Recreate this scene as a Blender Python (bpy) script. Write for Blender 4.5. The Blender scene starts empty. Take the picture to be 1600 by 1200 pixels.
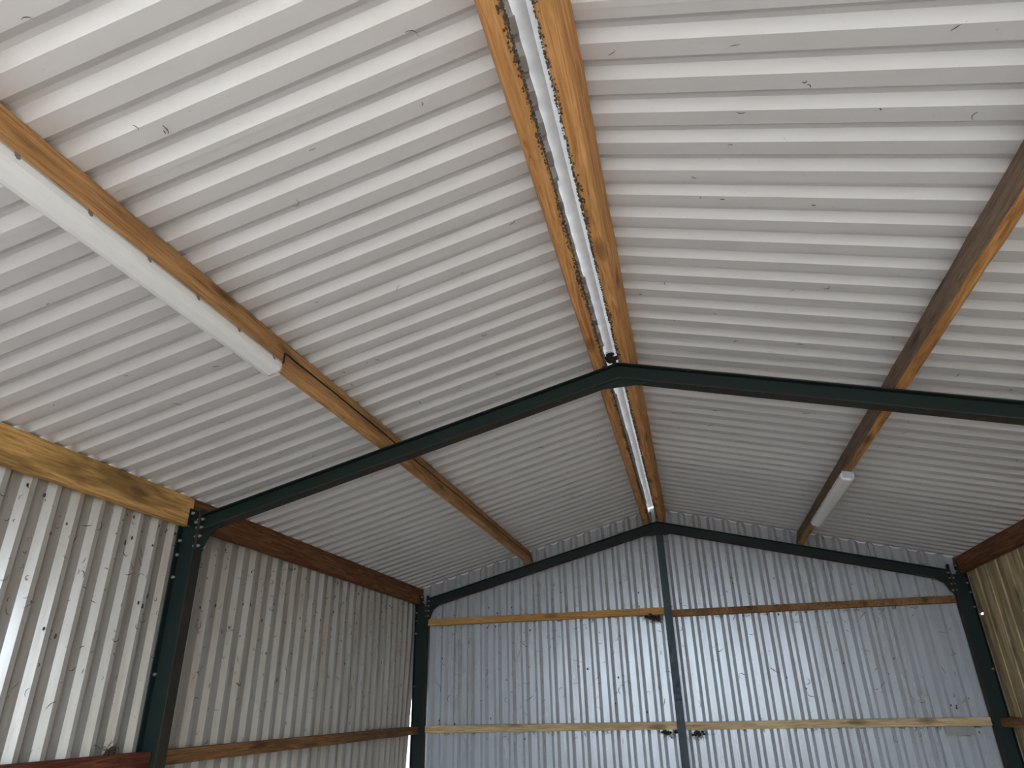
import bpy, bmesh, math, random
from mathutils import Vector, Matrix
random.seed(7)

# ------------------------------------------------------------------ camera
ZC = 1.65                                   # eye height
F_PX = 1056.99
YAW, PITCH, ROLL = -0.2371, 0.4418, -0.0236
scene = bpy.context.scene
C = scene.collection
cam_d = bpy.data.cameras.new('camera'); cam = bpy.data.objects.new('camera', cam_d); C.objects.link(cam)
cam_d.sensor_fit = 'HORIZONTAL'; cam_d.sensor_width = 36.0; cam_d.lens = 36.0 * F_PX / 1600.0
cam_d.clip_start = 0.02; cam_d.clip_end = 2000
fw = Vector((math.sin(YAW)*math.cos(PITCH), math.cos(YAW)*math.cos(PITCH), math.sin(PITCH)))
rt = Vector((math.cos(YAW), -math.sin(YAW), 0)); up = rt.cross(fw)
r2 = rt*math.cos(ROLL) + up*math.sin(ROLL); u2 = up*math.cos(ROLL) - rt*math.sin(ROLL)
M = Matrix((r2, u2, -fw)).transposed().to_4x4(); M.translation = Vector((0.2407, 0, ZC))
cam.matrix_world = M
scene.camera = cam

# ------------------------------------------------------------------ sky, exposure
W = bpy.data.worlds.new('overcast_sky'); scene.world = W; W.use_nodes = True
wn = W.node_tree.nodes; wl = W.node_tree.links
bg = wn['Background']; bg.inputs['Color'].default_value = (0.72, 0.86, 1.0, 1); bg.inputs['Strength'].default_value = 4.0
vs = scene.view_settings
vs.view_transform = 'Standard'; vs.look = 'None'; vs.gamma = 1.0; vs.use_curve_mapping = False
vs.exposure = 1.28

# ------------------------------------------------------------------ building dimensions (metres)
X0 = -0.0456                 # ridge line
ZA = 2.2709 + ZC             # top of rafters at the apex
S = 0.2552                   # roof slope
YF, YM, YN = 9.60, 4.528, -0.545   # near edges of the three portal frames
FW = 0.10                    # flange width
HX = 3.60                    # outer face of the columns
PO = 0.20                    # sheet pans above rafter tops
Y_FRONT, Y_BACK = -2.88, YF + 0.14
COS = 1/math.sqrt(1+S*S); SIN = S*COS
def zt(x): return ZA - S*abs(x - X0)

# ------------------------------------------------------------------ helpers
def tag(o, label=None, cat=None, group=None, kind=None):
    if label: o['label'] = label
    if cat: o['category'] = cat
    if group: o['group'] = group
    if kind: o['kind'] = kind
    return o
def empty(name, loc=(0,0,0), parent=None):
    o = bpy.data.objects.new(name, None); C.objects.link(o); o.location = loc
    o.empty_display_size = 0.1
    if parent: o.parent = parent
    return o
def link(name, me, mat, parent=None, loc=(0,0,0), smooth=False):
    o = bpy.data.objects.new(name, me); C.objects.link(o)
    if mat and not me.materials: me.materials.append(mat)
    if smooth: me.polygons.foreach_set('use_smooth', [True]*len(me.polygons))
    if parent is not None:
        o.parent = parent; loc = Vector(loc) - origin(parent)
    o.location = loc
    return o
def origin(o):
    v = Vector(o.location)
    while o.parent: o = o.parent; v += Vector(o.location)
    return v
def mesh(name, verts, faces):
    me = bpy.data.meshes.new(name); me.from_pydata([tuple(v) for v in verts], [], faces)
    bm = bmesh.new(); bm.from_mesh(me); bmesh.ops.recalc_face_normals(bm, faces=bm.faces); bm.to_mesh(me); bm.free()
    me.update(); return me
class MB:
    def __init__(s): s.v = []; s.f = []
    def add(s, vs, fs):
        n = len(s.v); s.v += [Vector(v) for v in vs]; s.f += [tuple(i+n for i in f) for f in fs]; return s
    def box(s, a, b):
        x0,y0,z0 = a; x1,y1,z1 = b
        return s.add([(x0,y0,z0),(x1,y0,z0),(x1,y1,z0),(x0,y1,z0),(x0,y0,z1),(x1,y0,z1),(x1,y1,z1),(x0,y1,z1)],
              [(0,3,2,1),(4,5,6,7),(0,1,5,4),(1,2,6,5),(2,3,7,6),(3,0,4,7)])
    def prism_y(s, poly, y0, y1):           # poly in (x, z), extruded along y
        n = len(poly)
        return s.add([(x,y0,z) for x,z in poly] + [(x,y1,z) for x,z in poly],
              [tuple(range(n)), tuple(range(2*n-1, n-1, -1))] + [(i,(i+1)%n,n+(i+1)%n,n+i) for i in range(n)])
    def tube(s, pts, r, n=6):
        pts = [Vector(p) for p in pts]; rings = []
        for i, p in enumerate(pts):
            t = (pts[min(i+1,len(pts)-1)] - pts[max(i-1,0)]).normalized()
            a = t.orthogonal().normalized() if i == 0 else (prev - t*prev.dot(t)).normalized()
            prev = a; b = t.cross(a); ri = r[i] if isinstance(r, (list,tuple)) else r
            rings.append([p + (a*math.cos(2*math.pi*k/n) + b*math.sin(2*math.pi*k/n))*ri for k in range(n)])
        fs = [(i*n+k, i*n+(k+1)%n, (i+1)*n+(k+1)%n, (i+1)*n+k) for i in range(len(pts)-1) for k in range(n)]
        fs += [tuple(range(n-1,-1,-1)), tuple((len(pts)-1)*n+k for k in range(n))]
        return s.add([v for R in rings for v in R], fs)
    def build(s, name, mat, parent=None, about=None, smooth=False):
        o = Vector(about) if about is not None else Vector((0,0,0))
        return link(name, mesh(name, [v-o for v in s.v], s.f), mat, parent, o, smooth)
    def make(s, name, about): return mesh(name, [v-Vector(about) for v in s.v], s.f)

# ------------------------------------------------------------------ materials
def nodes(name):
    m = bpy.data.materials.new(name); m.use_nodes = True
    nt = m.node_tree; b = nt.nodes['Principled BSDF']
    def N(t, **kw):
        n = nt.nodes.new(t)
        for k, v in kw.items():
            if hasattr(n, k): setattr(n, k, v)
            else: n.inputs[k].default_value = v
        return n
    return m, nt, b, N, nt.links.new
def ramp(N, stops):
    r = N('ShaderNodeValToRGB'); cr = r.color_ramp
    while len(cr.elements) < len(stops): cr.elements.new(0.5)
    for e, (p, c) in zip(cr.elements, stops): e.position = p; e.color = (*c, 1) if len(c) == 3 else c
    return r
def mixc(N, L, fac, a, b, mode='MIX'):
    n = N('ShaderNodeMix', data_type='RGBA', blend_type=mode)
    for sock, v in ((n.inputs[0], fac), (n.inputs[6], a), (n.inputs[7], b)):
        if hasattr(v, 'links'): L(v, sock)
        elif isinstance(v, tuple): sock.default_value = (*v, 1)
        else: sock.default_value = v
    return n.outputs[2]
def srgb(r, g, b):
    f = lambda c: (c/255/12.92 if c/255 <= .04045 else ((c/255+.055)/1.055)**2.4)
    return (f(r), f(g), f(b))

def m_sheet(name, base, dirt, dirt_amt, rough, streak_axis=2, bump=.25, metal=0.0, spec=.5, coat=0.):
    """painted box-profile steel: faint staining, dust specks, slightly uneven skin"""
    m, nt, b, N, L = nodes(name)
    tc = N('ShaderNodeTexCoord'); oi = N('ShaderNodeObjectInfo')
    geo = N('ShaderNodeNewGeometry')
    mp = N('ShaderNodeMapping'); L(geo.outputs['Position'], mp.inputs['Vector'])
    sc = [6.0, 6.0, 6.0]; sc[streak_axis] = 0.9; mp.inputs['Scale'].default_value = sc
    n1 = N('ShaderNodeTexNoise', Scale=1.0, Detail=6.0, Roughness=.65); L(mp.outputs[0], n1.inputs['Vector'])
    r1 = ramp(N, [(.42, (0,0,0)), (.75, (1,1,1))]); L(n1.outputs[0], r1.inputs[0])
    n2 = N('ShaderNodeTexNoise', Scale=38.0, Detail=3.0, Roughness=.6); L(geo.outputs['Position'], n2.inputs['Vector'])
    r2_ = ramp(N, [(.66, (0,0,0)), (.74, (1,1,1))]); L(n2.outputs[0], r2_.inputs[0])
    mul = N('ShaderNodeMath', operation='MULTIPLY'); L(r1.outputs[0], mul.inputs[0]); mul.inputs[1].default_value = dirt_amt
    sp = N('ShaderNodeMath', operation='MULTIPLY'); L(r2_.outputs[0], sp.inputs[0]); sp.inputs[1].default_value = dirt_amt*.8
    col = mixc(N, L, mul.outputs[0], base, dirt)
    col = mixc(N, L, sp.outputs[0], col, tuple(c*.45 for c in dirt))
    hv = N('ShaderNodeMapRange'); L(oi.outputs['Random'], hv.inputs[0]); hv.inputs[3].default_value = .93; hv.inputs[4].default_value = 1.04
    vm = N('ShaderNodeVectorMath', operation='SCALE'); L(col, vm.inputs[0]); L(hv.outputs[0], vm.inputs['Scale'])
    L(vm.outputs[0], b.inputs['Base Color'])
    rr = N('ShaderNodeMapRange'); L(n1.outputs[0], rr.inputs[0]); rr.inputs[3].default_value = rough-.03; rr.inputs[4].default_value = rough+.08
    L(rr.outputs[0], b.inputs['Roughness'])
    b.inputs['Metallic'].default_value = metal; b.inputs['Specular IOR Level'].default_value = spec
    b.inputs['Coat Weight'].default_value = coat; b.inputs['Coat IOR'].default_value = 1.8; b.inputs['Coat Roughness'].default_value = rough
    mp2 = N('ShaderNodeMapping'); L(geo.outputs['Position'], mp2.inputs['Vector'])
    s2 = [7., 7., 7.]; s2[streak_axis] = 1.6; mp2.inputs['Scale'].default_value = s2
    n3 = N('ShaderNodeTexNoise', Scale=1.0, Detail=1.5); L(mp2.outputs[0], n3.inputs['Vector'])
    bp = N('ShaderNodeBump', Strength=bump, Distance=.02); L(n3.outputs[0], bp.inputs['Height']); L(bp.outputs[0], b.inputs['Normal'])
    return m

def m_wood(name, light, mid, dark, axis=1, rough=.75, stain=.35, knots=True, seed=0., k=1.):
    """sawn timber: long grain along its own length, knots, stains"""
    light, mid, dark = (tuple(min(.85, c*k) for c in q) for q in (light, mid, dark))
    m, nt, b, N, L = nodes(name)
    tc = N('ShaderNodeTexCoord'); oi = N('ShaderNodeObjectInfo')
    off = N('ShaderNodeVectorMath', operation='SCALE'); L(oi.outputs['Location'], off.inputs[0]); off.inputs['Scale'].default_value = 3.7
    ad = N('ShaderNodeVectorMath', operation='ADD'); L(tc.outputs['Object'], ad.inputs[0]); L(off.outputs[0], ad.inputs[1])
    mp = N('ShaderNodeMapping'); L(ad.outputs[0], mp.inputs['Vector'])
    sc = [28., 28., 28.]; sc[axis] = 1.4; mp.inputs['Scale'].default_value = sc; mp.inputs['Location'].default_value = (seed, seed*.7, seed*.3)
    # knots bend the grain
    mk = N('ShaderNodeMapping'); L(ad.outputs[0], mk.inputs['Vector'])
    sk = [7., 7., 7.]; sk[axis] = 2.2; mk.inputs['Scale'].default_value = sk
    vk = N('ShaderNodeTexVoronoi', Scale=.8); L(mk.outputs[0], vk.inputs['Vector'])
    kr = ramp(N, [(.0, (1,1,1)), (.16, (.55,.55,.55)), (.24, (0,0,0))]); L(vk.outputs['Distance'], kr.inputs[0])
    n1 = N('ShaderNodeTexNoise', Scale=1.0, Detail=9.0, Roughness=.68, Distortion=2.2); L(mp.outputs[0], n1.inputs['Vector'])
    cr = ramp(N, [(.30, dark), (.47, mid), (.66, light)]); L(n1.outputs[0], cr.inputs[0])
    mp3 = N('ShaderNodeMapping'); L(ad.outputs[0], mp3.inputs['Vector'])
    s3 = [6., 6., 6.]; s3[axis] = 1.1; mp3.inputs['Scale'].default_value = s3
    n2 = N('ShaderNodeTexNoise', Scale=1.0, Detail=4.0, Roughness=.6); L(mp3.outputs[0], n2.inputs['Vector'])
    r2_ = ramp(N, [(.43, (0,0,0)), (.60, (1,1,1))]); L(n2.outputs[0], r2_.inputs[0])
    st = N('ShaderNodeMath', operation='MULTIPLY'); L(r2_.outputs[0], st.inputs[0]); st.inputs[1].default_value = stain
    col = mixc(N, L, st.outputs[0], cr.outputs[0], tuple(c*.35 for c in mid))
    if knots:
        kf = N('ShaderNodeMath', operation='MULTIPLY'); L(kr.outputs[0], kf.inputs[0]); kf.inputs[1].default_value = .75
        col = mixc(N, L, kf.outputs[0], col, tuple(c*.3 for c in dark))
    L(col, b.inputs['Base Color']); b.inputs['Roughness'].default_value = rough; b.inputs['Specular IOR Level'].default_value = .25
    bp = N('ShaderNodeBump', Strength=.35, Distance=.006); L(n1.outputs[0], bp.inputs['Height']); L(bp.outputs[0], b.inputs['Normal'])
    return m

def m_paint(name, base, other, rough=.45, scale=9., lo=.55, hi=.75, spec=.5):
    m, nt, b, N, L = nodes(name)
    geo = N('ShaderNodeNewGeometry')
    n1 = N('ShaderNodeTexNoise', Scale=scale, Detail=6.0, Roughness=.65); L(geo.outputs['Position'], n1.inputs['Vector'])
    r = ramp(N, [(lo, (0,0,0)), (hi, (1,1,1))]); L(n1.outputs[0], r.inputs[0])
    L(mixc(N, L, r.outputs[0], base, other), b.inputs['Base Color'])
    rr = N('ShaderNodeMapRange'); L(r.outputs[0], rr.inputs[0]); rr.inputs[3].default_value = rough; rr.inputs[4].default_value = min(1, rough+.3)
    L(rr.outputs[0], b.inputs['Roughness']); b.inputs['Specular IOR Level'].default_value = spec
    bp = N('ShaderNodeBump', Strength=.15, Distance=.004); L(n1.outputs[0], bp.inputs['Height']); L(bp.outputs[0], b.inputs['Normal'])
    return m
def m_plain(name, col, rough=.5, metal=0., spec=.5, lo=.88):
    m, nt, b, N, L = nodes(name)
    n1 = N('ShaderNodeTexNoise', Scale=14., Detail=4.); geo = N('ShaderNodeNewGeometry'); L(geo.outputs['Position'], n1.inputs['Vector'])
    r = ramp(N, [(.35, tuple(c*lo for c in col)), (.65, col)]); L(n1.outputs[0], r.inputs[0]); L(r.outputs[0], b.inputs['Base Color'])
    b.inputs['Roughness'].default_value = rough; b.inputs['Metallic'].default_value = metal; b.inputs['Specular IOR Level'].default_value = spec
    return m

MAT = {}
MAT['roof'] = m_sheet('white_roof_steel', (.69,.66,.655), (.42,.365,.31), .18, .38, streak_axis=0, bump=.06, spec=1.0)
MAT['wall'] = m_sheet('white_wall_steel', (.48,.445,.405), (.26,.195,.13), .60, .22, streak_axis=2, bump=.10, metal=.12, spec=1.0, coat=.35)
MAT['gable'] = m_sheet('grey_gable_steel', (.46,.47,.49), (.24,.21,.18), .45, .24, streak_axis=2, bump=.14, metal=.09, spec=1.0)
MAT['cap'] = m_plain('white_ridge_steel', (.84,.81,.77), .4)
MAT['green'] = m_paint('dark_green_paint', (.0065,.0150,.0125), (.013,.017,.014), .5, 7., .55, .75, .3)
MAT['rust'] = m_paint('rusty_green_paint', (.010,.015,.012), (.042,.025,.016), .65, 5., .42, .60)
MAT['bluepost'] = m_paint('blue_green_post_paint', (.014,.034,.042), (.030,.045,.048), .45, 22., .45, .7, .35)
MAT['bolt'] = m_plain('zinc_bolt', (.62,.62,.60), .35, .8)
MAT['purlin'] = m_wood('orange_pine', srgb(196,152,104), srgb(168,122,76), srgb(112,74,42), stain=.5, k=1.3)
MAT['ridge'] = m_wood('ridge_pine', srgb(206,156,102), srgb(182,130,80), srgb(136,90,52), stain=.20, k=1.35)
MAT['eave_near'] = m_wood('yellow_pine', srgb(206,166,108), srgb(178,136,80), srgb(108,78,44), stain=.85, seed=3., k=1.35)
MAT['eave_far'] = m_wood('red_brown_pine', srgb(150,104,70), srgb(116,74,46), srgb(66,38,24), stain=.45, seed=5.)
MAT['grey_purlin'] = m_wood('weathered_pine', srgb(184,136,84), srgb(150,104,60), srgb(88,60,38), stain=.4, seed=9., k=1.5)
MAT['weathered'] = m_wood('grey_weathered_face', srgb(150,128,108), srgb(124,102,84), srgb(84,66,54), stain=.4, seed=13.)
MAT['dusty'] = m_wood('dust_coated_face', srgb(124,112,102), srgb(100,90,82), srgb(70,60,54), stain=.5, knots=False, seed=15.)
MAT['rail'] = m_wood('pale_pine_rail', srgb(214,188,148), srgb(186,158,116), srgb(130,102,70), axis=0, stain=.35, seed=2., k=1.15)
MAT['rail_orange'] = m_wood('orange_pine_rail', srgb(214,168,106), srgb(194,142,80), srgb(132,88,48), axis=0, stain=.25, seed=4.)
MAT['rail_side'] = m_wood('brown_side_rail', srgb(168,126,84), srgb(134,94,58), srgb(80,52,30), axis=1, stain=.5, seed=6.)
MAT['rail_red'] = m_wood('red_side_rail', srgb(132,78,56), srgb(104,54,38), srgb(56,28,22), axis=1, stain=.55, seed=8.)
MAT['board'] = m_wood('tan_wall_boards', srgb(182,166,132), srgb(156,138,104), srgb(98,82,58), axis=2, stain=.6, seed=11., k=1.5)
MAT['diffuser'] = m_plain('white_acrylic', (.88,.86,.84), .3, 0., .5, .98)
MAT['lamp_body'] = m_plain('grey_lamp_housing', (.55,.57,.58), .45)
MAT['lamp_end'] = m_plain('pale_blue_end_cap', (.52,.62,.70), .35)
MAT['clip'] = m_plain('steel_clip', (.30,.29,.27), .4, .8)
MAT['cable'] = m_plain('black_cable', (.012,.009,.008), .5)
MAT['nest'] = m_paint('mud_and_straw', (.075,.050,.034), (.030,.020,.013), .95, 40., .4, .6, .1)
MAT['crumb'] = m_paint('grey_brown_dust', (.15,.115,.085), (.070,.050,.036), .95, 60., .4, .6, .1)
MAT['web'] = m_plain('dusty_cobweb', (.085,.070,.058), .95, 0., .1)
MAT['floor'] = m_paint('concrete_floor', (.60,.54,.48), (.45,.40,.35), .85, 2.)
MAT['ground'] = m_paint('gravel_yard', (.37,.31,.25), (.28,.235,.19), .95, .6, .35, .7)

# ------------------------------------------------------------------ floor and yard
tag(MB().box((-3.75, Y_FRONT, -.12), (3.75, Y_BACK+.1, 0)).build('floor', MAT['floor']), 'grey concrete barn floor', kind='structure')
tag(MB().box((-90,-90,-.40), (90,90,-.125)).build('ground', MAT['ground']), 'pale gravel yard around the barn', kind='structure')

# ------------------------------------------------------------------ box-profile sheets
HP = .036
ROOF_PROF = (.0785, .042, .0245); WALL_PROF = (.0707, .0400, .0350); GABLE_PROF = (.0776, .0388, .0390)      # pan, slope, rib
ROOF_P, WALL_P, GABLE_P = (p[0]+2*p[1]+p[2] for p in (ROOF_PROF, WALL_PROF, GABLE_PROF))
def sheet_profile(n, PAN, SL, CR):
    """(u, h) points across n ribs; the pan is at h=0, the rib at h=HP"""
    pts = [(0, 0)]; P = PAN + 2*SL + CR
    for k in range(n):
        u = k*P
        pts += [(u+PAN, 0), (u+PAN+SL, HP), (u+PAN+SL+CR, HP), (u+P, 0)]
    pts += [(n*P+.03, 0)]
    return pts
def sheet_mesh(name, cuts, frame, n=5, th=.0012, wav=0.0, seed=0, prof=ROOF_PROF):
    """cuts(u) -> list of positions along the sheet; frame(u, s, h) -> point"""
    pr = sheet_profile(n, *prof); rnd = random.Random(seed)
    V = []; Fs = []
    ns = len(cuts(0)); 
    for (u, h) in pr:
        for s in cuts(u):
            V.append(frame(u, s, h + rnd.uniform(-wav, wav)))
    m = len(V)
    for (u, h), i in zip(pr, range(len(pr))):
        for k, s in enumerate(cuts(u)):
            V.append(frame(u, s, h + th))
    # reuse the jittered inner skin for the outer one so thickness stays constant
    idx = lambda i, k, t: t*m + i*ns + k
    for i in range(len(pr)-1):
        for k in range(ns-1):
            Fs.append((idx(i,k,0), idx(i+1,k,0), idx(i+1,k+1,0), idx(i,k+1,0)))
            Fs.append((idx(i,k,1), idx(i,k+1,1), idx(i+1,k+1,1), idx(i+1,k,1)))
        Fs.append((idx(i,0,0), idx(i,0,1), idx(i+1,0,1), idx(i+1,0,0)))
        Fs.append((idx(i,ns-1,0), idx(i+1,ns-1,0), idx(i+1,ns-1,1), idx(i,ns-1,1)))
    for k in range(ns-1):
        e = len(pr)-1
        Fs.append((idx(0,k,0), idx(0,k+1,0), idx(0,k+1,1), idx(0,k,1)))
        Fs.append((idx(e,k,0), idx(e,k,1), idx(e,k+1,1), idx(e,k+1,0)))
    return mesh(name, V, Fs)

# roof: two slopes of sheets, each sheet a part
roof = tag(empty('ceiling', (X0, 4.5, ZA)), 'white box-profile steel roof seen from below', kind='structure')
RC = -.085                                # centre of the open ridge slot
EAVE_X = 3.86
y_start = 1.7455 - 25*ROOF_P
nroof = 14
for sg in (-1, 1):
    x_top = RC + sg*.055
    shared = {}
    for k in range(nroof):
        y0 = y_start + k*5*ROOF_P
        n = 5 if k < nroof-1 else 3
        dz = .0022*(k % 2)
        lift = random.uniform(0, .002)
        xt = x_top + sg*random.uniform(-.006, .010)
        def frame(u, s, h, y0=y0, dz=dz):
            x = s; z = zt(x) + PO
            return (x - 0 + sg*(h+dz)*SIN, y0+u, z + (h+dz)*COS)
        def cuts(u): return [xt, sg*1.2, sg*2.4, sg*EAVE_X]
        me = sheet_mesh('roof_sheet', cuts, frame, n, seed=k*2+sg)
        off = Vector((sg*1.9, y0+.5, zt(sg*1.9)+PO))
        for v in me.vertices: v.co -= off
        link('roof_sheet', me, MAT['roof'], roof, off)
# ridge capping: folded sheet resting on the ribs, in lengths
cz = zt(X0) + PO + HP*COS + .022
for k, (ya, yb) in enumerate(((-2.9, 2.05), (2.0, 4.80), (4.75, 7.45), (7.4, 9.81))):
    dz = .003*(k % 2)
    prof = [(RC-.15, cz - S*.15), (RC-.005, cz), (RC+.15, cz - S*.15), (RC+.152, cz - S*.15 - .050)]  # right edge turned down: lip added to shut out daylight and darken the left wing
    n = len(prof)
    V = [(x, y, z+dz+t) for t in (0, .0015) for y in (ya, yb) for x, z in prof]
    I = lambda t, j, i: t*2*n + j*n + i
    Fs = []
    for i in range(n-1):
        Fs += [(I(0,0,i),I(0,0,i+1),I(0,1,i+1),I(0,1,i)), (I(1,0,i),I(1,1,i),I(1,1,i+1),I(1,0,i+1)),
               (I(0,0,i),I(1,0,i),I(1,0,i+1),I(0,0,i+1)), (I(0,1,i),I(0,1,i+1),I(1,1,i+1),I(1,1,i))]
    Fs += [(I(0,0,0),I(0,1,0),I(1,1,0),I(1,0,0)), (I(0,0,n-1),I(1,0,n-1),I(1,1,n-1),I(0,1,n-1))]
    off = Vector((RC, (ya+yb)/2, cz))
    link('ridge_cap', mesh('ridge_cap', [Vector(v)-off for v in V], Fs), MAT['cap'], roof, off)
# unseen barge strips, added to block daylight at the rib ends over the gable
for sg in (-1, 1):
    yb = y_start + 68*ROOF_P + .0305     # hard against the last roof sheet
    poly = [(RC, zt(RC)+PO-.10), (sg*3.90, zt(sg*3.90)+PO-.10), (sg*3.90, zt(sg*3.90)+PO+.06), (RC, zt(RC)+PO+.12)]
    MB().prism_y(poly, yb, yb+.002).build('added_barge_strip', MAT['cap'], roof, (sg*1.9, yb, zt(1.9)))

# left wall
wall_l = tag(empty('wall_left', (-HX, 4.5, 0)), 'white box-profile steel wall on the left, brown-stained near the top', kind='structure')
XW = -HX - .012
y = 3.0957 - 30*WALL_P; k = 0
ZTOP = zt(-3.62) + PO - .004
while y < 9.4:
    n = 5
    last = y + 6.5*WALL_P > 9.7
    if last: n = 6
    dx = .0016*(k % 2)
    def frame(u, s, h, y=y, dx=dx, n=n, last=last):
        yy = y + u
        # the last sheet has sprung away from the corner column: its edge leans off the vertical
        if last: yy -= max(0, (2.53 - s))*.15*(u/(n*WALL_P))**1.5
        # ribs point into the building: pans lie HP further out
        return (XW - dx - HP + h, yy, s)
    me = sheet_mesh('wall_sheet', lambda u: [-.05, 1.0, 2.0, 2.53, ZTOP], frame, n, th=-.0012, prof=WALL_PROF, seed=100+k)
    off = Vector((XW, y+.5, 1.5))
    for v in me.vertices: v.co -= off
    link('wall_sheet', me, MAT['wall'], wall_l, off)
    y += n*WALL_P; k += 1

# far gable wall: top edge follows the roof
wall_b = tag(empty('wall_back', (0, Y_BACK, 0)), 'bluish grey box-profile steel gable wall at the far end', kind='structure')
x = -3.5265 - GABLE_P; k = 0
while x < 3.60:
    n = 5 if x + 5*GABLE_P < 3.62 else max(1, int(math.ceil((3.60 - x)/GABLE_P - .05)))
    dy = .0016*(k % 2)
    def frame(u, s, h, x=x, dy=dy):
        xx = min(3.612, max(-3.612, x + u))
        z = s if s < 2.5 else zt(xx) + PO + (.026 if h > .01 else .004)
        return (xx, Y_BACK + HP - h + dy, z)
    me = sheet_mesh('gable_sheet', lambda u: [-.05, 1.0, 2.0, 3.0], frame, n, th=-.0012, prof=GABLE_PROF, seed=200+k)
    off = Vector((x+.5, Y_BACK, 1.5))
    for v in me.vertices: v.co -= off
    link('gable_sheet', me, MAT['gable'], wall_b, off)
    x += n*GABLE_P; k += 1

for sg in (-1, 1):                          # short unseen strips added under the eaves to stop sky showing at the corners
    a, b = sorted((sg*3.56, sg*3.72))
    MB().box((a, Y_BACK+HP+.004, 2.80), (b, Y_BACK+HP+.006, zt(3.6)+PO-.02)).build('added_corner_strip', MAT['gable'], wall_b, (sg*3.6, Y_BACK, 2.9))

# right wall: vertical tan boards
wall_r = tag(empty('wall_right', (HX, 4.5, 0)), 'tan vertical timber boarding on the right wall', kind='structure')
y = Y_FRONT; k = 0
ZR = zt(3.62) + PO - .01
rb = random.Random(5)
while y < 9.70:
    w = .146; w = min(w, 9.73-y)
    d = 0; th = .014
    x0 = HX + .008 + d + .0141*(k % 2)         # board on board, laps keep the daylight out
    ya_, yb_ = (y-.012, y+w+.012) if k % 2 else (y, y+w)
    mb = MB()
    ha, hb, hz0, hz1 = max(ya_, 9.535), min(yb_, 9.625), ZC+.842, ZC+.868     # a knocked-out chip lets daylight in by the corner column
    if ha < hb:
        mb.box((x0, ya_, -.05), (x0+th, yb_, hz0)).box((x0, ya_, hz1), (x0+th, yb_, ZR))
        if ha > ya_: mb.box((x0, ya_, hz0), (x0+th, ha, hz1))
        if hb < yb_: mb.box((x0, hb, hz0), (x0+th, yb_, hz1))
    else: mb.box((x0, ya_, -.05), (x0+th, yb_, ZR))
    mb.build('board', MAT['board'], wall_r, (x0, y+w/2, 1.4))
    y += w + .003; k += 1

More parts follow.
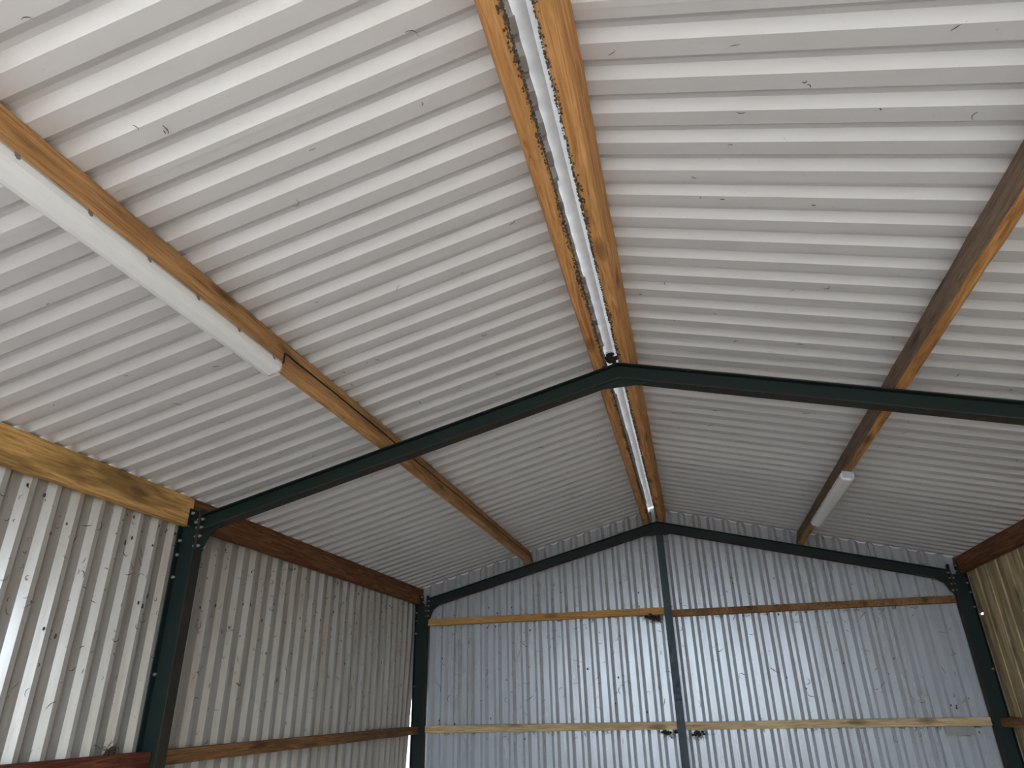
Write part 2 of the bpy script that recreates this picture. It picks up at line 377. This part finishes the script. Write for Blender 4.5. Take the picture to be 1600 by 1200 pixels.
# ------------------------------------------------------------------ portal frames
def bolt_mesh():
    mb = MB()
    mb.add(*hexa(.013, .012)); mb.add(*hexa(.0055, .024)); return mb.make('bolt', (0,0,0))
def hexa(r, h):
    V = [(r*math.cos(k*math.pi/3), r*math.sin(k*math.pi/3), z) for z in (0, h) for k in range(6)]
    return V, [tuple(range(5,-1,-1)), tuple(range(6,12))] + [(k,(k+1)%6,6+(k+1)%6,6+k) for k in range(6)]
BOLT = bolt_mesh(); BOLT.materials.append(MAT['bolt'])
def bolt(parent, loc, direction):
    o = bpy.data.objects.new('bolt', BOLT); C.objects.link(o); o.parent = parent
    o.location = Vector(loc) - origin(parent)
    o.rotation_euler = Vector(direction).to_track_quat('Z', 'Y').to_euler()
    return o
DV = .128; TF = .009; TW = .007; CD = .178
ZCOL = 1.335 + ZC
def portal(y, label, with_post=False):
    root = tag(empty('portal_frame', (0, y+FW/2, 0)), label, 'steel frame', 'green steel portal frames')
    ym = y + FW/2
    for sg in (-1, 1):
        # column, I section: flanges face the span, web faces the camera
        xo = sg*HX; xi = sg*(HX-CD)
        mb = MB()
        a, b = sorted((xo, xo-sg*TF)); mb.box((a, y, 0), (b, y+FW, ZCOL))
        a, b = sorted((xo-sg*TF, xi+sg*TF)); mb.box((a, ym-TW/2, 0), (b, ym+TW/2, ZCOL))
        col = mb.build('column', MAT['green'], root, (xo-sg*CD/2, ym, 0))
        a, b = sorted((xi, xi+sg*TF)); fl = MB().box((a, y, 0), (b, y+FW, ZCOL+.12)).build('inner_flange', MAT['rust'], col, (xi, ym, 1.5))
        tag(fl, 'inner column flange, scuffed to rusty brown')
        MB().box((min(xo,xi)+.004, y-.01, -.0), (max(xo,xi)-.004, y+.0, .012)).build('base_plate', MAT['green'], root, (xo, ym, 0))
        # rafter
        xs = xi - sg*.010
        def strip(z_hi, z_lo, y0, y1):
            return [(xs, zt(xs)+z_hi), (X0, ZA+z_hi), (X0, ZA+z_lo), (xs, zt(xs)+z_lo)], y0, y1
        mb = MB()
        mb.prism_y(*strip(0, -TF, y, y+FW)); mb.prism_y(*strip(-TF, -DV+TF, ym-TW/2, ym+TW/2))
        raf = mb.build('rafter', MAT['green'], root, (sg*1.8, ym, zt(sg*1.8)))
        fl = MB().prism_y(*strip(-DV+TF, -DV, y, y+FW)).build('lower_flange', MAT['rust'], raf, (sg*1.8, ym, zt(sg*1.8)))
        tag(fl, 'underside of the rafter, rusty brown')
        # eave haunch and end plate
        hx = xs - sg*.20
        zb = lambda q: zt(q) - DV
        poly = [(xs, zb(xs)), (hx, zb(hx)), (hx+sg*.03, zb(hx)-.012), (hx+sg*.12, zb(hx)-.075), (xs-sg*.03, zb(xs)-.13), (xs, zb(xs)-.145)]
        MB().prism_y(poly, ym-.006, ym+.006).build('haunch_plate', MAT['green'], root, (xs, ym, zb(xs)))
        a, b = sorted((xs, xi)); MB().box((a, y+.004, zb(xs)-.148), (b, y+FW-.004, zt(xs)+.01)).build('end_plate', MAT['rust'], root, (xi, ym, zb(xs)))
        for z in (zt(xs)-.035, zt(xs)-.10, zb(xs)-.04, zb(xs)-.115):
            bolt(root, (xs, y+.022, z), (-sg,0,0)); bolt(root, (xs, y+FW-.022, z), (-sg,0,0))
            bolt(root, (xi+sg*TF, y+.022, z), (sg,0,0))
        # cleat that holds the eave beam
        a, b = sorted((sg*3.526, sg*3.518)); cl = MB().box((a, y+.004, ZCOL), (b, y+FW+.02, ZCOL+.135)).build('cleat', MAT['green'], root, (sg*3.52, ym, ZCOL))
        bolt(cl, (sg*3.518, y+.03, ZCOL+.10), (-sg,0,0)); bolt(cl, (sg*3.518, y+.08, ZCOL+.04), (-sg,0,0))
        # sheeting screws showing along the outer flange
        for z in (ZC+1.11, ZC+.94, ZC+.25, ZC+1.22): bolt(root, (xo-sg*TF, y+.025, z), (-sg,0,0))
    # apex plate
    poly = [(X0-.24, zt(X0-.24)-DV+.001), (X0, ZA-DV+.001), (X0+.20, zt(X0+.20)-DV+.001), (X0+.17, ZA-DV-.062), (X0-.20, ZA-DV-.066)]
    MB().prism_y(poly, ym-.03, ym-.02).build('apex_plate', MAT['green'], root, (X0, ym, ZA-DV))
    return root
portal(YF, 'dark green steel portal frame against the far gable wall')
portal(YM, 'dark green steel portal frame across the middle of the barn')

# gable post
post = tag(empty('gable_post', (0, YF+.05, 0)), 'blue-green steel post in the middle of the gable wall', 'post')
PX = -.03
zp = ZA - DV - .070
mb = MB(); mb.box((PX-.048, YF+.002, 0), (PX+.048, YF+.010, zp)); mb.box((PX-.0035, YF+.010, 0), (PX+.0035, YF+.09, zp)); 
mb.build('post_shaft', MAT['bluepost'], post, (PX, YF+.05, 0))
MB().box((PX-.048, YF+.090, 0), (PX+.048, YF+.098, zp)).build('back_flange', MAT['green'], post, (PX, YF+.05, 0))
MB().box((PX-.10, YF, .0), (PX+.10, YF+.0015, .012)).build('base_plate', MAT['green'], post, (PX, YF+.05, 0))

# ------------------------------------------------------------------ timbers
def timber(name, axis, p0, L, w, d, mat, rot=0., seed=0, rough=.0022, wane=0., segs=None, parent=None):
    """a sawn beam. axis 'y' or 'x' runs along; cross-section w (horizontal) x d (up), lower-left corner at p0, rolled by rot about its length"""
    rnd = random.Random(seed); segs = segs or max(8, int(L/.18))
    bev = .004
    sec = [(bev,0),(w-bev,0),(w,bev),(w,d-bev),(w-bev,d),(bev,d),(0,d-bev),(0,bev)]
    V = []; n = 8
    wl = [0., 0.]
    for i in range(segs+1):
        t = i/segs*L
        wl = [max(0, min(wane, q + rnd.uniform(-.5,.5)*wane)) for q in wl]
        jx, jz = rnd.uniform(-rough, rough), rnd.uniform(-rough, rough)
        for k, (a, b) in enumerate(sec):
            if wane:
                if k == 0: a += wl[0]
                if k == 7: b += wl[0]*1.3
                if k == 1: a -= wl[1]*.4
                if k == 2: b += wl[1]*.5
            a += jx; b += jz if b < d*.5 else 0
            ca, sa = math.cos(rot), math.sin(rot)
            a, b = a*ca - b*sa, a*sa + b*ca
            V.append((a, t, b) if axis == 'y' else (t, -a, b))
    Fs = [(i*n+k, i*n+(k+1)%n, (i+1)*n+(k+1)%n, (i+1)*n+k) for i in range(segs) for k in range(n)]
    Fs += [tuple(range(n)), tuple(segs*n+k for k in range(n-1,-1,-1))]
    mid = Vector((0, L/2, 0)) if axis == 'y' else Vector((L/2, 0, 0))
    me = mesh(name, [Vector(v)-mid for v in V], Fs)
    return link(name, me, mat, parent, Vector(p0)+mid)
th = math.atan(S)
D = PO*COS - .009            # purlin depth, square to the slope
YMID = YM + FW/2
NB0, NB1 = Y_FRONT, YMID        # near bay
FB0, FB1 = YMID, YF + .125   # far bay
bays = ((NB0, NB1-.002, 0), (FB0+.002, FB1, 1))
# left slope purlin: roll +th raises its ridge side... lower corner positions measured along rafter tops
SK = .0103                    # the near left purlin drifts down-slope towards the camera
def skew(o):
    """swing an object about the slope normal so its near end sits lower on the rafters"""
    d = (YMID - o.location.y)*SK
    o.location += Vector((-COS*d, 0, -SIN*d))
    o.matrix_basis = Matrix.Translation(o.location) @ Matrix.Rotation(-SK, 4, Vector((-SIN, 0, COS))) @ o.rotation_euler.to_matrix().to_4x4()
def slope_purlin(name, xa, xb, sg, ya, yb, mat, seed, label, cat, group, wane=0., face_mat=None):
    w = (xb-xa)/COS
    z = zt(xa) + .0045
    rot = th if sg < 0 else -th
    o = timber(name, 'y', (xa, ya, z), yb-ya, w, D, mat, rot, seed, wane=wane)
    if face_mat:
        o.data.materials.append(face_mat[1])
        for p in o.data.polygons:
            if p.normal.x*face_mat[0] > .6: p.material_index = 1
    return tag(o, label, cat, group)
for ya, yb, f in bays:
    n = 'near' if not f else 'far'
    place = 'in front of the middle frame' if not f else 'between middle frame and gable'
    lp = slope_purlin('roof_purlin', -1.918, -1.846, -1, ya, yb, MAT['purlin'], 11+f,
        ('orange timber purlin on the left slope carrying the long white lamp', 'orange timber purlin on the left slope between middle frame and gable wall')[f], 'purlin', 'roof purlins')
    if not f: skew(lp)
    slope_purlin('roof_purlin', 1.727, 1.801, 1, ya, yb, MAT['grey_purlin'], 21+f,
        ('rough orange purlin with waney edge, right slope, running out of frame', 'brown purlin on the right slope carrying the small far lamp')[f], 'purlin', 'roof purlins', wane=.013, face_mat=(-1, MAT['weathered']))
    slope_purlin('ridge_purlin', -.218, -.1363, -1, ya, yb, MAT['ridge'], 31+f,
        ('left-hand ridge timber with dusty edge, nearer than the middle frame', 'left-hand ridge timber beyond the middle frame')[f], 'purlin', 'ridge timbers', face_mat=(1, MAT['dusty']))
    slope_purlin('ridge_purlin', -.0333, .045, 1, ya, yb, MAT['ridge'], 41+f,
        ('right-hand ridge timber, nearer than the middle frame', 'right-hand ridge timber beyond the middle frame')[f], 'purlin', 'ridge timbers')
    tag(timber('eave_beam', 'y', (-3.604, ya, ZC+1.338), yb-ya, .074, zt(-3.604)+PO-ZC-1.338-.004, MAT['eave_near' if not f else 'eave_far'], 0, 51+f, wane=.004),
        ('yellow blotched eave beam at far left, before the middle column', 'red-brown eave beam on the left between the two columns')[f], 'beam', 'eave beams')
    tag(timber('eave_beam', 'y', (3.53, ya, ZC+1.338), yb-ya, .074, zt(3.604)+PO-ZC-1.338-.004, MAT['eave_far'], 0, 61+f, wane=.004),
        ('brown eave beam high on the right, nearer than the middle frame', 'dark brown eave beam on the right above the boarded wall')[f], 'beam', 'eave beams')

# gable rails
ry = YF + .06
def grail(xa, xb, z, h, mat, seed, label, tilt=0.):
    o = timber('gable_rail', 'x', (xa, ry+.075, ZC+z), xb-xa, .07, h, mat, 0, seed, rough=.0012)
    o.rotation_euler.y = -math.atan(tilt)
    return tag(o, label, 'rail', 'gable rails')
xi = HX - CD - .003
grail(-xi, PX-.052, 1.040, .088, MAT['rail_orange'], 71, 'orange upper rail on the gable wall, left of the post')
grail(PX+.052, xi, 1.005, .084, MAT['rail_side'], 72, 'brown upper rail on the gable wall, right of the post')
grail(-xi, PX-.052, -.330, .088, MAT['rail'], 73, 'pale lower rail on the gable wall, left of the post')
grail(PX+.052, xi, -.338, .088, MAT['rail'], 74, 'pale lower rail on the gable wall, right of the post')
# side rails, set in the web of the columns
tag(timber('side_rail', 'y', (-3.588, YM+FW/2+.01, ZC-.342), YF-YM-.02, .085, .098, MAT['rail_side'], 0, 81), 'brown side rail on the left wall between the two columns', 'rail', 'side rails')
tag(timber('side_rail', 'y', (-3.588, NB0, ZC-.350), YM+FW/2-.01-NB0, .085, .105, MAT['rail_red'], 0, 82), 'red-brown side rail at bottom left with a nest on it', 'rail', 'side rails')
tag(timber('side_rail', 'y', (3.500, YM+FW/2+.01, ZC-.348), YF-YM-.02, .085, .098, MAT['rail_side'], 0, 83), 'dark side rail on the boarded right wall', 'rail', 'side rails')
br = [o for o in C.objects if o.name.startswith('gable_rail')][-1]
tag(MB().box((2.94, YF+.098, ZC-.435), (3.22, YF+.104, ZC-.335)).build('bracket', MAT['clip'], br, (3.08, YF+.10, ZC-.38)), 'small grey plate hanging below the rail')

# ------------------------------------------------------------------ lamps
def lamp(xc, ya, L, label, sg):
    z = zt(xc) - .002
    root = tag(empty('batten_lamp', (xc, ya+L/2, z)), label, 'lamp', 'batten lamps')
    t = th if sg < 0 else -th
    root.rotation_euler.y = -t
    root['_'] = 0; del root['_']
    def loft(name, sec, y0, y1, mat, r_end=0.):
        """section (x, z) lofted along the lamp with rounded ends"""
        steps = [(0, .80), (.010, .93), (.028, 1.0)] if r_end else [(0, 1.)]
        ys = [(y0 + a, s) for a, s in steps] + [(y1 - a, s) for a, s in reversed(steps)]
        V = [(x*s, y, zz*(s if r_end else 1)) for y, s in ys for x, zz in sec]; n = len(sec)
        Fs = [(i*n+k, i*n+(k+1)%n, (i+1)*n+(k+1)%n, (i+1)*n+k) for i in range(len(ys)-1) for k in range(n)]
        Fs += [tuple(range(n)), tuple((len(ys)-1)*n+k for k in range(n))]
        o = bpy.data.objects.new(name, mesh(name, V, Fs)); C.objects.link(o); o.data.materials.append(mat); o.parent = root
        return o
    h = L/2
    loft('housing', [(-.046,0),(.046,0),(.058,-.030),(-.058,-.030)], -h+.006, h-.006, MAT['lamp_body'])
    sec = [(-.060,-.031),(.060,-.031),(.060,-.046),(.055,-.064),(.042,-.076),(.022,-.082),(-.022,-.082),(-.042,-.076),(-.055,-.064),(-.060,-.046)]
    df = loft('diffuser', sec, -h, h, MAT['diffuser'], 1.)
    for s in (-1, 1):
        for k in range(6):
            y = -h + .10 + k*(L-.2)/5
            mb = MB().box((s*.0605-.0015, y-.011, -.040), (s*.0605+.0015, y+.011, -.018)).box((s*.0625-.002, y-.005, -.046), (s*.0625+.002, y+.005, -.034))
            o = bpy.data.objects.new('clip', mb.make('clip', (0,0,0))); C.objects.link(o); o.data.materials.append(MAT['clip']); o.parent = root
    for s in (-1, 1):
        mb = MB().box((-.040, s*(h+.001)-.004, -.066), (.040, s*(h+.001)+.004, -.010))
        o = bpy.data.objects.new('end_cap', mb.make('end_cap', (0,0,0))); C.objects.link(o); o.data.materials.append(MAT['lamp_end' if sg > 0 else 'lamp_body']); o.parent = root
    return root
skew(lamp(-1.882, 1.235, 1.80, 'long white batten lamp under the left purlin, nearest the camera', -1))
lamp(1.762, 6.33, 1.85, 'small distant white batten lamp under the right purlin', 1)

# cable from the lamp along the purlin's uphill face
def pface(y, up_, out=.004):            # point on the uphill face of the left purlin, up_ above its lower arris
    bx = -1.846 - max(0, YMID-y)*SK*COS; bz = zt(bx)
    return (bx - up_*SIN + out*COS, y, bz + up_*COS + out*SIN)
pts = [(-1.886, 3.045, zt(-1.886)-.02), (-1.864, 3.055, zt(-1.864)-.012), pface(3.07, .012, .006), pface(3.085, .05), pface(3.10, .088), pface(3.13, .094), pface(3.20, .090)]
rc = random.Random(3); yy = 3.4
while yy < 9.4:
    pts.append(pface(yy, .092 + .004*math.sin(yy*2.1) + rc.uniform(-.002,.002))); yy += .3
pts += [pface(9.55, .085), pface(9.62, .05), pface(9.66, .02)]
tag(MB().tube(pts, .0055, 6).build('cable', MAT['cable'], None, (-1.85, 3.1, zt(-1.85)), True), 'black cable running from the long lamp along the left purlin', 'cable')

# ------------------------------------------------------------------ dust, cobwebs, nests
def strand(mb, p, d, n, L, rnd, r=.0016, curl=.6):
    """a dusty curled thread lying on a surface with normal n"""
    p = Vector(p); d = Vector(d).normalized(); n = Vector(n).normalized(); pts = []
    a = 0; k = 5; da = rnd.uniform(-curl, curl)
    for i in range(k):
        pts.append(p.copy() + n*rnd.uniform(.001,.004))
        da += rnd.uniform(-.25,.25)*curl; d = Matrix.Rotation(da, 3, n) @ d; p = p + d*(L/(k-1))
    mb.tube(pts, [r*.5, r, r*1.3, r, r*.4], 3)
def blob(mb, c, r, rnd, sq=(1,1,1), n=6, m=4, jit=.35):
    c = Vector(c); V = [c+Vector((0,0,r*sq[2]))]; 
    for i in range(1, m):
        t = math.pi*i/m
        for k in range(n):
            f = r*(1+rnd.uniform(-jit,jit)); a = 2*math.pi*k/n + rnd.uniform(-.2,.2)
            V.append(c+Vector((f*math.sin(t)*math.cos(a)*sq[0], f*math.sin(t)*math.sin(a)*sq[1], f*math.cos(t)*sq[2])))
    V.append(c-Vector((0,0,r*sq[2])))
    F = [(0,1+k,1+(k+1)%n) for k in range(n)]
    for i in range(m-2): F += [(1+i*n+k, 1+(i+1)*n+k, 1+(i+1)*n+(k+1)%n, 1+i*n+(k+1)%n) for k in range(n)]
    e = len(V)-1; F += [(e, 1+(m-2)*n+(k+1)%n, 1+(m-2)*n+k) for k in range(n)]
    mb.add(V, F)
rnd = random.Random(17)
# left wall: threads and mud spots, thicker under the eave
mb = MB()
for i in range(330):
    y = rnd.uniform(2.6, 9.4); z = 1.3 + 1.62*rnd.random()**.7
    strand(mb, (XW+.001, y, z), (0, rnd.uniform(-1,1), rnd.uniform(-1.4,.6)), (1,0,0), rnd.uniform(.02,.085), rnd, rnd.uniform(.0012,.0026), 1.0)
for i in range(110):
    y = rnd.uniform(2.6, 9.4); z = 2.95 - .9*rnd.random()**2.2
    blob(mb, (XW+.001, y, z), rnd.uniform(.004,.013), rnd, (.3, 1, rnd.uniform(.8,1.8)), 5, 3)
tag(mb.build('cobweb_threads', MAT['web'], None, (XW, 6, 2.2)), 'dark dusty cobweb threads and mud spots on the left wall', 'cobweb', kind='stuff')
# gable
mb = MB()
for i in range(230):
    x = rnd.uniform(-3.3, 3.3); z = rnd.uniform(1.2, zt(x)+.1)
    strand(mb, (x, Y_BACK-.001, z), (rnd.uniform(-1,1), 0, rnd.uniform(-1.2,.6)), (0,-1,0), rnd.uniform(.03,.13), rnd, rnd.uniform(.0014,.0030), .9)
for zr in (1.04, .995, -.335):
    for i in range(60):
        x = rnd.uniform(-3.3, 3.3)
        if (zr == 1.04 and x > 0) or (zr == .995 and x < 0): continue
        strand(mb, (x, Y_BACK-.001, ZC+zr-.004), (rnd.uniform(-.6,.6), 0, -1), (0,-1,0), rnd.uniform(.02,.07), rnd, .003, .8)
for i in range(70):
    blob(mb, (rnd.uniform(-3.3,3.3), Y_BACK-.001, rnd.uniform(1.2,3.2)), rnd.uniform(.004,.012), rnd, (1,.3,1.4), 5, 3)
tag(mb.build('cobweb_threads', MAT['web'], None, (0, Y_BACK, 2)), 'dark dusty cobweb threads and mud spots on the far gable wall', 'cobweb', kind='stuff')
# roof: sparse threads
mb = MB()
for i in range(190):
    x = rnd.uniform(-3.3, 3.2); y = rnd.uniform(1.0, 9.5)
    k = math.floor((y - y_start)/ROOF_P); y = y_start + k*ROOF_P + rnd.uniform(.005,.075)     # on a pan
    if abs(x-RC) < .25: continue
    sg = -1 if x < X0 else 1
    nrm = Vector((-sg*SIN, 0, -COS))
    strand(mb, (x, y, zt(x)+PO-.0015), (rnd.uniform(-1,1), rnd.uniform(-.5,.5), 0), nrm, rnd.uniform(.015,.07), rnd, rnd.uniform(.0010,.0020), .8)
tag(mb.build('cobweb_threads', MAT['web'], None, (0, 5, ZA)), 'fine dusty threads hanging on the underside of the roof sheets', 'cobweb', kind='stuff')
# crumbling dust along the inner arrises of the ridge timbers
mb = MB()
for (x, s) in ((-.1363, -1), (-.0333, 1)):
    z = zt(x)
    for i in range(2600):
        y = rnd.uniform(1.2, 9.6); clump = .5+.5*math.sin(y*7.3+s)*math.sin(y*3.1)
        w = rnd.random()**2*(.012+.016*clump)
        if s < 0: c = (x + s*w + .003, y, zt(x+s*w)+.002)
        else: c = (x + w - .004, y, zt(x+w)+.002) if rnd.random() < .6 else (x-.003, y, z+rnd.uniform(0,.05))
        blob(mb, c, rnd.uniform(.0015,.0042)*(1+.6*clump), rnd, (1,1.5,.6), 5, 3, .5)
tag(mb.build('dust_crumbs', MAT['crumb'], None, (RC, 5, ZA)), 'brown dust and cobweb crumbs along the ridge timbers', 'dust', kind='stuff')

def nest(c, size, label, n_straw=40, seed=1, droop=(0,0,-1)):
    r = random.Random(seed); c = Vector(c)
    root = tag(empty('bird_nest', c), label, 'nest', 'old nests')
    mb = MB()
    for i in range(14):
        q = c + Vector((r.gauss(0,.42)*size[0], r.gauss(0,.3)*size[1], r.gauss(0,.34)*size[2]))
        blob(mb, q, min(size)*r.uniform(.35,.6), r, (1.25,1,.8), 7, 5, .3)
    mb.build('mud_cup', MAT['nest'], root, c)
    mb = MB()
    for i in range(n_straw):
        q = c + Vector((r.gauss(0,.6)*size[0], r.gauss(0,.4)*size[1], r.gauss(0,.45)*size[2]))
        d = Vector((r.uniform(-1,1), r.uniform(-.3,.3), r.uniform(-.6,.5))) + Vector(droop)*.5
        strand(mb, q, d, (0,-1,0), r.uniform(.03,.10), r, .0018, .7)
    st = mb.build('straw', MAT['web'], root, c); st['kind'] = 'stuff'
    return root
nest((-.235, YF+.085, ZC+1.005), (.13,.045,.05), 'dark straggly nest under the upper gable rail, left of the post', 55, 1)
nest((-.20, YF+.09, ZC-.365), (.10,.035,.035), 'small dark nest under the lower gable rail, left of the post', 30, 2)
nest((.17, YF+.09, ZC-.385), (.12,.035,.04), 'dark straggly nest under the lower gable rail, right of the post', 45, 3)
nest((-3.545, 4.22, ZC-.222), (.03,.07,.035), 'small mud nest on the red-brown rail at bottom left', 18, 4, (0,0,.4))
nest((-.088, 4.56, ZA+.065), (.032,.05,.055), 'dark reddish nest wedged between the ridge timbers at the apex', 20, 5)
